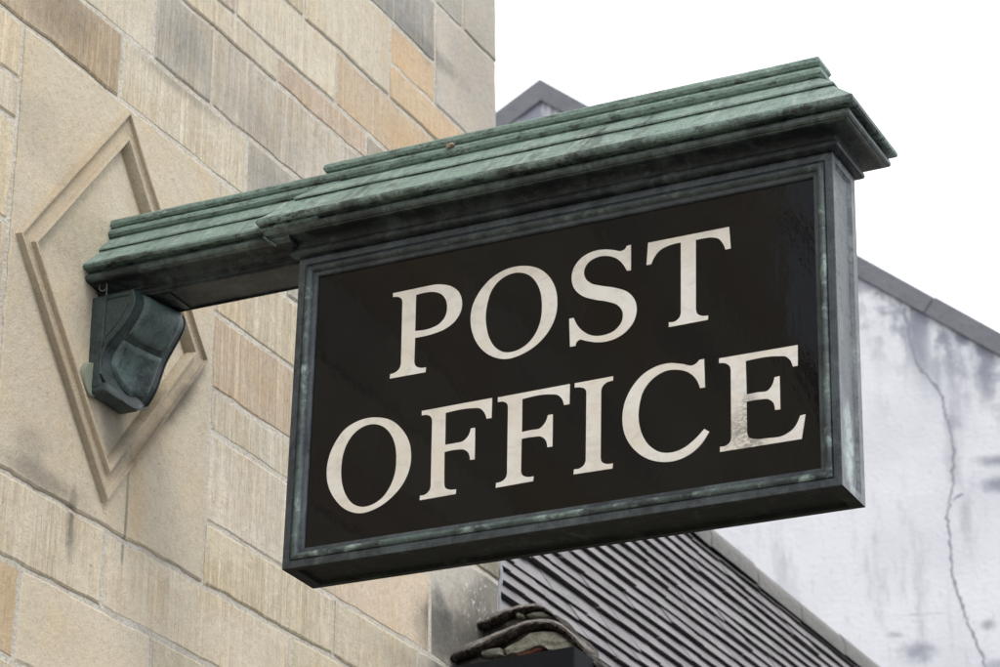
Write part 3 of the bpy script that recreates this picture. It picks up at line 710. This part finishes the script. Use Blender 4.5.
while s_ < RS - .02:
    y = 5.6 - rnd.uniform(0, .2)
    while y < 17.5:
        wd = rnd.uniform(.12, .26); y2 = y + wd
        lift = .0035*nz((0, y*.9, s_*3), 1, 3) + .003*nz((0, y*2.6, s_*12), 1, 3) + rnd.uniform(-.0012, .0012); th = .0185 + .004*nz((0, y*1.3, s_*11), 1, 9) + rnd.uniform(-.0012, .0012); ds = nz((0, y, s_*9), 1.1, 7)*.011 + nz((0, y*2.5, s_*9), 1.1, 7)*.010 + rnd.uniform(-.0015, .0015)
        g_ = .0006
        top_ = []; bot_ = []
        def jit(): return rnd.uniform(-.003, .003)
        L = EX*1.9
        vb = [rp(s_+ds+.010+jit(), y+g_, lift), rp(s_+ds+.010+jit(), y2-g_, lift), rp(s_+L, y2-g_, lift-.012), rp(s_+L, y+g_, lift-.012)]
        vt = [rp(s_+ds+jit()*.6+.002, y+g_, lift+th+jit()*.4), rp(s_+ds+jit()*.6+.002, y2-g_, lift+th+jit()*.4), rp(s_+L, y2-g_, lift-.006), rp(s_+L, y+g_, lift-.006)]
        B = [bm.verts.new(v) for v in vb]; Tt = [bm.verts.new(v) for v in vt]
        fs = [bm.faces.new(Tt), bm.faces.new(B[::-1])] + [bm.faces.new((B[k], B[(k+1) % 4], Tt[(k+1) % 4], Tt[k])) for k in range(4)]
        q = rnd.uniform(.85, 1.12); cc = (.24*q, .23*q*rnd.uniform(.98, 1.02), .237*q, 1)
        for f in fs:
            for lp in f.loops: lp[tl3] = cc
        for lp in fs[2].loops: lp[tl3] = (.055, .05, .048, 1)
        y = y2
    s_ += EX; ci += 1
lpart("roof_slates", bm, SLATE, smooth=False)
s = NT("dark_underlay"); DARKM = s.done((.02, .02, .022), .9)
bm = bmesh.new()   # sarking under the slates, the rear slope and the walls
a = [rp(SE, 5.6, -.02), rp(SE, 17.4, -.02), rp(RS, 17.4, -.02), rp(RS, 5.6, -.02)]; ridge = rp(RS, 0, 0); ev = rp(SE, 0, 0)
vs = [bm.verts.new(v) for v in a]; bm.faces.new(vs)
xb = ridge.x - (ev.x - ridge.x)*1.0
b = [bm.verts.new((xb, 17.4, ev.z)), bm.verts.new((xb, 5.6, ev.z))]; bm.faces.new((vs[2], b[0], b[1], vs[3]))
bm.faces.new((vs[0], vs[3], b[1])); bm.faces.new((vs[1], b[0], vs[2]))
lpart("roof_boarding", bm, DARKM, smooth=False)
s = NT("cream_render"); bm = bmesh.new(); box(bm, (xb + .1, 5.6, 0), (ev.x - .12, 17.3, ev.z + .02)); lpart("wall", bm, s.done(s.mix(s.noise(3), (.55, .5, .42), (.48, .44, .38)), .9), smooth=False)
# mortared ridge
s = NT("ridge_mortar"); n1 = s.noise(4, 5, .6); n2 = s.noise(40, 5, .65)
RM = s.done(s.mix(s.ramp(n2, .4, .7, 0, .6), s.mix(n1, (.22, .215, .20), (.15, .15, .15)), (.12, .12, .11)), .9, s.bump(n2, .01))
bm = bmesh.new(); y = 5.6
while y < 17.4:
    L = rnd.uniform(.42, .5); N = 8
    for k in range(1):
        dz = rnd.uniform(-.004, .004)
        A = []
        for yy in (y, y + L*.5, y + L - .008):
            A.append([bm.verts.new((ridge.x + q[0], yy, ridge.z + q[1] + dz + nz((0, yy, 0), 3)*.006)) for q in [(.062, -.075), (.064, -.03), (.048, .006), (.02, .022), (-.03, .024), (-.07, .01), (-.09, -.05)]])
        for P_, Q_ in zip(A, A[1:]):
            for i in range(6): bm.faces.new((P_[i], P_[i+1], Q_[i+1], Q_[i]))
        bm.faces.new(A[0]); bm.faces.new(A[-1])
    y += L
lpart("ridge", bm, RM, ang=50)
# ---- swept eaves slabs at the corner, on their bed of mortar and rubble
s = NT("weathered_slab"); n1 = s.noise(9, 5, .65); n2 = s.noise(70, 5, .7)
c = s.mix(s.ramp(n1, .35, .65), (.20, .18, .165), (.34, .31, .28)); c = s.mix(s.ramp(n2, .45, .62, 0, .8), c, (.06, .052, .045)); c = s.mix(s.ramp(s.noise(22, 5, .7), .60, .68, 0, .6), c, (.36, .37, .34))
SLAB = s.done(c, .95, s.bump(n2, .016), spec=.2)
s = NT("slab_edge"); n2 = s.noise(90, 5, .7); EDGE = s.done(s.mix(s.ramp(n2, .4, .7), (.035, .03, .026), (.12, .10, .085)), .95, s.bump(n2, .012), spec=.2)
def slab(topc, botc, y0, dy, dz, name):
    """curved slab: its front edge spans top/bottom outlines; the top surface climbs back from it"""
    bm = bmesh.new(); n = 110
    tp = catm(topc, 8); bt = catm(botc, 8)
    def samp(P, t):
        i = t*(len(P)-1); k = min(int(i), len(P)-2); return P[k].lerp(P[k+1], i-k)
    rows = []
    for i in range(n+1):
        t = i/n; a = samp(tp, t); b = samp(bt, t).lerp(samp(tp, t), .22); j = lambda q, s_: nz((t*3, q, s_), 4, q)*.004 + nz((t*12, q, s_), 4, q)*.0045 + nz((t*34, q, s_), 4, q)*.003
        dy = .07*(1-t)+.02; dz = .050*(1-t)**1.2+.004
        rows.append([bm.verts.new(p) for p in [(b.x, y0+dy+.06, b.y+dz*.6+EYE), (b.x + j(1, 1), y0 + .006 + j(2, 2), b.y + j(3, 3)+EYE), (b.x*.5+a.x*.5, y0 - .004 + j(4, 1), (a.y+b.y)/2+EYE + j(6, 5)), (a.x, y0 + j(5, 4), a.y + EYE),
                    (a.x - .012, y0 + dy*.5, a.y + dz*.55 + EYE + j(7, 2)), (a.x - .02, y0 + dy, a.y + dz + EYE)]])
    for A, B in zip(rows, rows[1:]):
        for k in range(5):
            f = bm.faces.new((A[k], A[k+1], B[k+1], B[k])); f.material_index = 1 if k in (0, 1, 2) else 0
        f = bm.faces.new((A[5], A[0], B[0], B[5]))
    bm.faces.new(rows[0]); bm.faces.new(rows[-1])
    return lpart(name, bm, [SLAB, EDGE], ang=55)
slab([(-2.7425, 1.9715), (-2.7227, 1.9815), (-2.6663, 1.9944), (-2.5963, 2.0115), (-2.5499, 2.0213), (-2.4947, 2.0166), (-2.4585, 1.999), (-2.4228, 1.9617), (-2.4009, 1.9326), (-2.3704, 1.8916), (-2.3445, 1.858)], [(-2.7368, 1.9641), (-2.7133, 1.966), (-2.6617, 1.9727), (-2.5965, 1.9897), (-2.5501, 2.0039), (-2.504, 2.0073), (-2.4677, 1.9892), (-2.4409, 1.9647), (-2.4144, 1.9304), (-2.3926, 1.8993), (-2.3711, 1.8621)], 5.17, .10, .045, 'eaves_slab')
slab([(-2.7622, 2.0897), (-2.738, 2.0947), (-2.6948, 2.102), (-2.6421, 2.1113), (-2.5946, 2.1115), (-2.5664, 2.1032), (-2.5385, 2.0789), (-2.5156, 2.0516), (-2.4928, 2.0235)], [(-2.7598, 2.0712), (-2.7333, 2.0759), (-2.6997, 2.0817), (-2.6518, 2.0963), (-2.6089, 2.1022), (-2.5735, 2.0972), (-2.5479, 2.0804), (-2.5249, 2.0531), (-2.5067, 2.0258)], 5.3, .12, .050, 'eaves_slab')
STONE_O = [(-2.6086, 1.9751), (-2.5923, 1.9855), (-2.5458, 2.0041), (-2.5135, 2.0067), (-2.4816, 1.9959), (-2.4546, 1.9764), (-2.4345, 1.9559), (-2.444, 1.936), (-2.4689, 1.9378), (-2.4913, 1.9598), (-2.5095, 1.9658), (-2.5371, 1.9637), (-2.5832, 1.9589), (-2.604, 1.9613)]
BRICK_O = [(-2.5904, 1.9585), (-2.5487, 1.9649), (-2.5119, 1.9668), (-2.5065, 1.9603), (-2.5305, 1.9512), (-2.5581, 1.9491)]
MORT_O = [(-2.748, 1.9703), (-2.6866, 1.9839), (-2.6115, 1.9991), (-2.5649, 2.0143), (-2.5186, 2.0163), (-2.4821, 1.9982), (-2.4551, 1.9739), (-2.4153, 1.9203), (-2.4159, 1.8947), (-2.7479, 1.9462)]
MORT2_O = [(-2.773, 2.0803), (-2.7246, 2.0874), (-2.6668, 2.1036), (-2.6237, 2.11), (-2.5881, 2.1064), (-2.5623, 2.0895), (-2.5392, 2.0625), (-2.5351, 2.0307), (-2.7682, 2.0592)]
PEBS = [[(-2.6415, 2.1022), (-2.6329, 2.1062), (-2.6234, 2.1015), (-2.6244, 2.0927), (-2.6354, 2.0922), (-2.6425, 2.0965)], [(-2.6163, 2.0958), (-2.5997, 2.102), (-2.5713, 2.0973), (-2.5527, 2.0808), (-2.5716, 2.0817), (-2.6046, 2.0894)], [(-2.6622, 1.9793), (-2.6388, 1.9834), (-2.6155, 1.9805), (-2.6087, 1.9621), (-2.6482, 1.964), (-2.6645, 1.9709)], [(-2.4369, 1.9477), (-2.4191, 1.9363), (-2.406, 1.9129), (-2.4239, 1.92)]]
GUT = (-2.7254, -2.3863, 5.07, 1.9140)  # [-2.72542428  5.07        1.93272403] [-2.38633888  5.07        1.89528161]
GAP = (-8.7887, 18.2269, 11.8522); GTH = 0.2967
CRACK = [(2.866, -2.336), (2.879, -2.485), (2.898, -2.66), (2.927, -2.808), (2.96, -2.879), (3.031, -2.97), (3.085, -3.077), (3.107, -3.188), (3.121, -3.315), (3.142, -3.442), (3.154, -3.584), (3.135, -3.732), (3.116, -3.895), (3.084, -4.015), (3.062, -4.119), (3.066, -4.257), (3.069, -4.418), (3.066, -4.561), (3.093, -4.698), (3.121, -4.819), (3.155, -4.955), (3.195, -5.098), (3.242, -5.241), (3.28, -5.413)]
CRACK2 = [(3.117, -3.976), (3.188, -3.933)]

BLOTS = [(2.98,-2.62,.10,.45,.6),(3.02,-2.9,.22,.30,.35),(3.13,-3.5,.07,.5,.3),(3.47,-3.68,.20,.07,.85),(3.46,-3.88,.22,.10,.85),(2.75,-5.16,.18,.13,.8),(2.62,-5.02,.09,.04,.6),(3.30,-4.98,.09,.06,.7),(2.95,-2.50,.14,.22,.6),(3.42,-2.98,.12,.30,.6),(3.62,-3.2,.10,.30,.6),(2.57,-2.10,.22,.12,.55),(3.36,-5.33,.16,.10,.6),(2.92,-2.75,.10,.2,.35),(3.15,-3.35,.12,.1,.35),(.15,-.40,.10,.14,.6),(-.05,-.5,.12,.10,.5),(2.75,-4.87,.28,.012,.5),(3.2,-4.1,.06,.25,.3)]
def chunk(name, outl, y, th, m, bump=.006, parent_fn=None):
    """a lump with the given front outline, rounded, th deep"""
    bm = bmesh.new(); P = [Vector(p) for p in outl]; c = sum(P, Vector((0, 0)))/len(P); Q = []
    for i in range(len(P)):
        a, b = P[i], P[(i+1) % len(P)]; Q += [a, a.lerp(b, .33), a.lerp(b, .66)]
    rings = []
    for k, (f, dy) in enumerate([(1., th), (1., .012), (.95, .004), (.80, -.002), (.45, -.005), (.1, -.006)]):
        rings.append([bm.verts.new((c.x + (p.x-c.x)*f, y + dy + nz((p.x*f, 0, p.y*f), 30, 3)*bump, c.y + (p.y-c.y)*f + EYE)) for p in Q])
    for A, B in zip(rings, rings[1:]):
        for k in range(len(Q)): bm.faces.new((A[k], A[(k+1) % len(Q)], B[(k+1) % len(Q)], B[k]))
    bm.faces.new(rings[-1]); bm.faces.new(rings[0])
    return lpart(name, bm, m, ang=60)
s = NT("bedding_mortar"); n1 = s.noise(20, 5, .7); n2 = s.noise(90, 4, .65)
BED = s.done(s.mix(s.ramp(n1, .4, .65), (.055, .05, .043), (.16, .15, .13)), .95, s.bump(s.math('ADD', n1, n2), .012), spec=.2)
s = NT("pale_rubble"); n1 = s.noise(14, 5, .65); n2 = s.noise(110, 4, .65)
RUB = s.done(s.mix(s.ramp(n2, .4, .7, 0, .6), s.mix(s.ramp(n1, .35, .65), (.36, .35, .29), (.25, .25, .20)), (.15, .15, .12)), .95, s.bump(n2, .006), spec=.2)
s = NT("old_brick"); BRK = s.done(s.mix(s.noise(40, 4), (.16, .06, .04), (.10, .045, .035)), .95, s.bump(s.noise(90), .004), spec=.2)
chunk("bedding_mortar", MORT_O, 5.20, .25, BED, .012); chunk("bedding_mortar", MORT2_O, 5.33, .2, BED, .012)
chunk("bedding_stone", STONE_O, 5.18, .05, RUB, .010); chunk("brick_fragment", BRICK_O, 5.182, .05, BRK)
for i, p in enumerate(PEBS): chunk("bedding_stone", p, 5.18 if i in (2, 3) else 5.31, .05, RUB)
# box gutter of dark metal along the eaves
s = NT("black_painted_iron"); GM = s.done(s.mix(s.noise(12, 5, .7), (.008, .009, .011), (.018, .02, .024)), .8, s.bump(s.noise(30), .001), spec=.12)
gx0, gx1, gy, gz = GUT; gz += EYE
bm = bmesh.new()
box(bm, (gx0 - .02, gy, gz - .17), (gx1, gy + .006, gz), .0015); box(bm, (gx1 - .006, gy + .006, gz - .17), (gx1, gy + 3.5, gz), .0015)
box(bm, (gx0 - .02, gy + .006, gz - .17), (gx1 - .006, gy + 3.5, gz - .16)); box(bm, (gx0 - .02, gy + .01, gz - .05), (gx1 - .008, gy + 3.5, gz - .04))
lpart("box_gutter", bm, GM, smooth=False)
# lead strip dressed down the corner
s = NT("old_lead"); LEAD = s.done(s.mix(s.noise(18, 4), (.16, .165, .18), (.30, .31, .34)), .45, s.bump(s.noise(30), .003), metal=.3)
bm = bmesh.new(); n = 24; rows = []
for i in range(n+1):
    z = 2.09 + .30*i/n; wv = nz((0, 0, z), 18, 3)*.016
    rows.append([bm.verts.new(p) for p in [(XW - .001 + wv*.3, 5.409 + wv*.5, z + EYE), (XW + .002, 5.414 + wv*.5, z + EYE), (XW + .001, 5.420 + wv, z + EYE), (XW - .02, 5.426 + wv*.6, z + EYE), (XW - .02, 5.408, z + EYE)]])
for A, B in zip(rows, rows[1:]):
    for k in range(5): bm.faces.new((A[k], A[(k+1) % 5], B[(k+1) % 5], B[k]))
bm.faces.new(rows[0]); bm.faces.new(rows[-1])
lpart("lead_flashing", bm, LEAD, ang=60)

# ------------------------------------------------------------------ far white gabled house
GM4 = Matrix.Translation((GAP[0], GAP[1], GAP[2] + EYE)) @ Matrix.Rotation(GTH, 4, 'Z')
far = empty("white_gabled_house", Matrix.Translation((GAP[0], GAP[1], 0)) @ Matrix.Rotation(GTH, 4, 'Z'))
tag(far, "white rendered gabled house with grey coping and a long crack down its wall", "building")
FI = far.matrix_world.inverted() @ GM4
def fpart(name, bm, m, **k):
    o = obj(name, bm, m, **k); o.parent = far; o.matrix_local = FI; return o
TP = math.tan(R(36.6)); HWL, HWR = 5.2, 5.2; ZB = -(GAP[2] + EYE)
s = NT("stained_white_render")
n1 = s.noise(1.1, 5, .6); n2 = s.noise(5, 6, .7); n3 = s.noise(30, 4, .6); vs_ = s.noise(2.2, 5, .7, stretch=(2.2, 1, .45))
c = s.mix(s.ramp(n1, .35, .7), (.69, .695, .72), (.60, .608, .645))
c = s.mix(s.ramp(vs_, .50, .70, 0, .55), c, (.38, .385, .42))
# grime washed down from under the coping
dist = s.math('MULTIPLY', s.math('SUBTRACT', s.math('MULTIPLY', s.math('ABSOLUTE', s.axis(0)), -TP), s.axis(2)), math.cos(R(36.6)))
gr = s.math('MULTIPLY', s.ramp(dist, .9, .05), s.ramp(s.math('ADD', s.math('MULTIPLY', vs_, .5), s.math('MULTIPLY', n2, .5)), .44, .56))
c = s.mix(s.math('MULTIPLY', s.ramp(s.noise(14, 5, .75, stretch=(1.5, 1, .6)), .56, .70), .45), c, (.36, .365, .40))
c = s.mix(s.math('MULTIPLY', gr, .95), c, (.20, .21, .26))
for cx_, cz_, rx, rz, k in BLOTS:
    c = s.mix(s.math('MULTIPLY', s.blot((cx_, 0, cz_), (rx, 5, rz), n=n2, k=.9, soft=.1), k), c, (.22, .23, .28))
WR = s.done(c, .9, s.bump(s.math('ADD', n3, n2), .005), spec=.3)
bm = bmesh.new()
o2 = [(-HWL, ZB), (HWR, ZB), (HWR, -HWR*TP), (0, 0), (-HWL, -HWL*TP)]
A = [bm.verts.new((x, 0, z)) for x, z in o2]; B = [bm.verts.new((x, .35, z)) for x, z in o2]
bm.faces.new(A); bm.faces.new(B[::-1])
for k in range(5): bm.faces.new((A[k], A[(k+1) % 5], B[(k+1) % 5], B[k]))
box(bm, (-HWL, .35, ZB), (-HWL + .3, 9, -HWL*TP - .3)); box(bm, (HWR - .3, .35, ZB), (HWR, 9, -HWR*TP - .3)); box(bm, (-HWL + .3, 8.7, ZB), (HWR - .3, 9, -HWR*TP - .3))
fpart("wall", bm, WR, smooth=False)
bm = bmesh.new()
for sx in (-1, 1):
    q = [(0, -.12), (sx*(HWL + .25), -(HWL + .25)*TP - .12)]
    A = [bm.verts.new((x, .36, z)) for x, z in q] + [bm.verts.new((x, 9.2, z)) for x, z in reversed(q)]
    B = [bm.verts.new((v.co.x, v.co.y, v.co.z - .1)) for v in A]; bm.faces.new(A); bm.faces.new(B)
    for k in range(4): bm.faces.new((A[k], A[(k+1) % 4], B[(k+1) % 4], B[k]))
fpart("roof", bm, NT("far_slate").done((.12, .12, .13), .8), smooth=False)
s = NT("grey_coping_stone"); n1 = s.noise(3, 5, .65); n2 = s.noise(14, 5, .65)
CP = s.done(s.mix(s.ramp(n2, .5, .72, 0, .6), s.mix(n1, (.15, .155, .175), (.22, .225, .245)), (.13, .13, .15)), .9, s.bump(n2, .01))
for sx in (-1, 1):
    bm = bmesh.new(); Ls = math.hypot(HWR + .1, (HWR + .1)*TP); t = 0; d = Vector((sx*math.cos(R(36.6)), 0, -math.sin(R(36.6)))); nn = Vector((sx*math.sin(R(36.6)), 0, math.cos(R(36.6))))
    first = True
    while t < Ls:
        L = min(.95 + rnd.uniform(-.1, .1), Ls - t) if not first else 1.0
        up = .012 + rnd.uniform(-.006, .006)
        for y0, y1, h0, h1 in ((-.05, .40, -.135, up),):
            pts = [(t + (0 if first else .004), h0), (t + L - .004, h0), (t + L - .004, h1), (t + (0 if first else .004), h1)]
            if first: pts[0] = (t + .135/ math.tan(R(90-36.6)) , h0); pts[3] = (-up*math.tan(R(36.6)), h1)
            A = [bm.verts.new(d*a + nn*b + Vector((0, y0 + (.02 if b == h0 else 0), 0))) for a, b in pts]; B = [bm.verts.new(d*a + nn*b + Vector((0, y1, 0))) for a, b in pts]
            bm.faces.new(A); bm.faces.new(B)
            for k in range(4): bm.faces.new((A[k], A[(k+1) % 4], B[(k+1) % 4], B[k]))
        t += L; first = False
    fpart("coping", bm, CP, smooth=False)
def crack(P, w0):
    bm = bmesh.new(); P = catm(P, 6); rows = []
    for i, p in enumerate(P):
        dd = (P[min(i+1, len(P)-1)] - P[max(i-1, 0)]).normalized(); q = Vector((-dd.y, dd.x)); j = nz((i*.9, 0, 0), 1, 2)*.022; wd = w0*(.35 + 1.6*abs(nz((i*.37, 1, 0), 1, 5)))
        rows.append([bm.verts.new((p.x + j + q.x*e*wd, -.003 if e else -.0045, p.y + q.y*e*wd)) for e in (-1, 0, 1)])
    for A, B in zip(rows, rows[1:]):
        for k in range(2): bm.faces.new((A[k], A[k+1], B[k+1], B[k]))
    fpart("crack", bm, NT("crack_dirt").done((.27, .275, .32), .95), smooth=False)
crack(CRACK, .011); crack(CRACK2, .007)
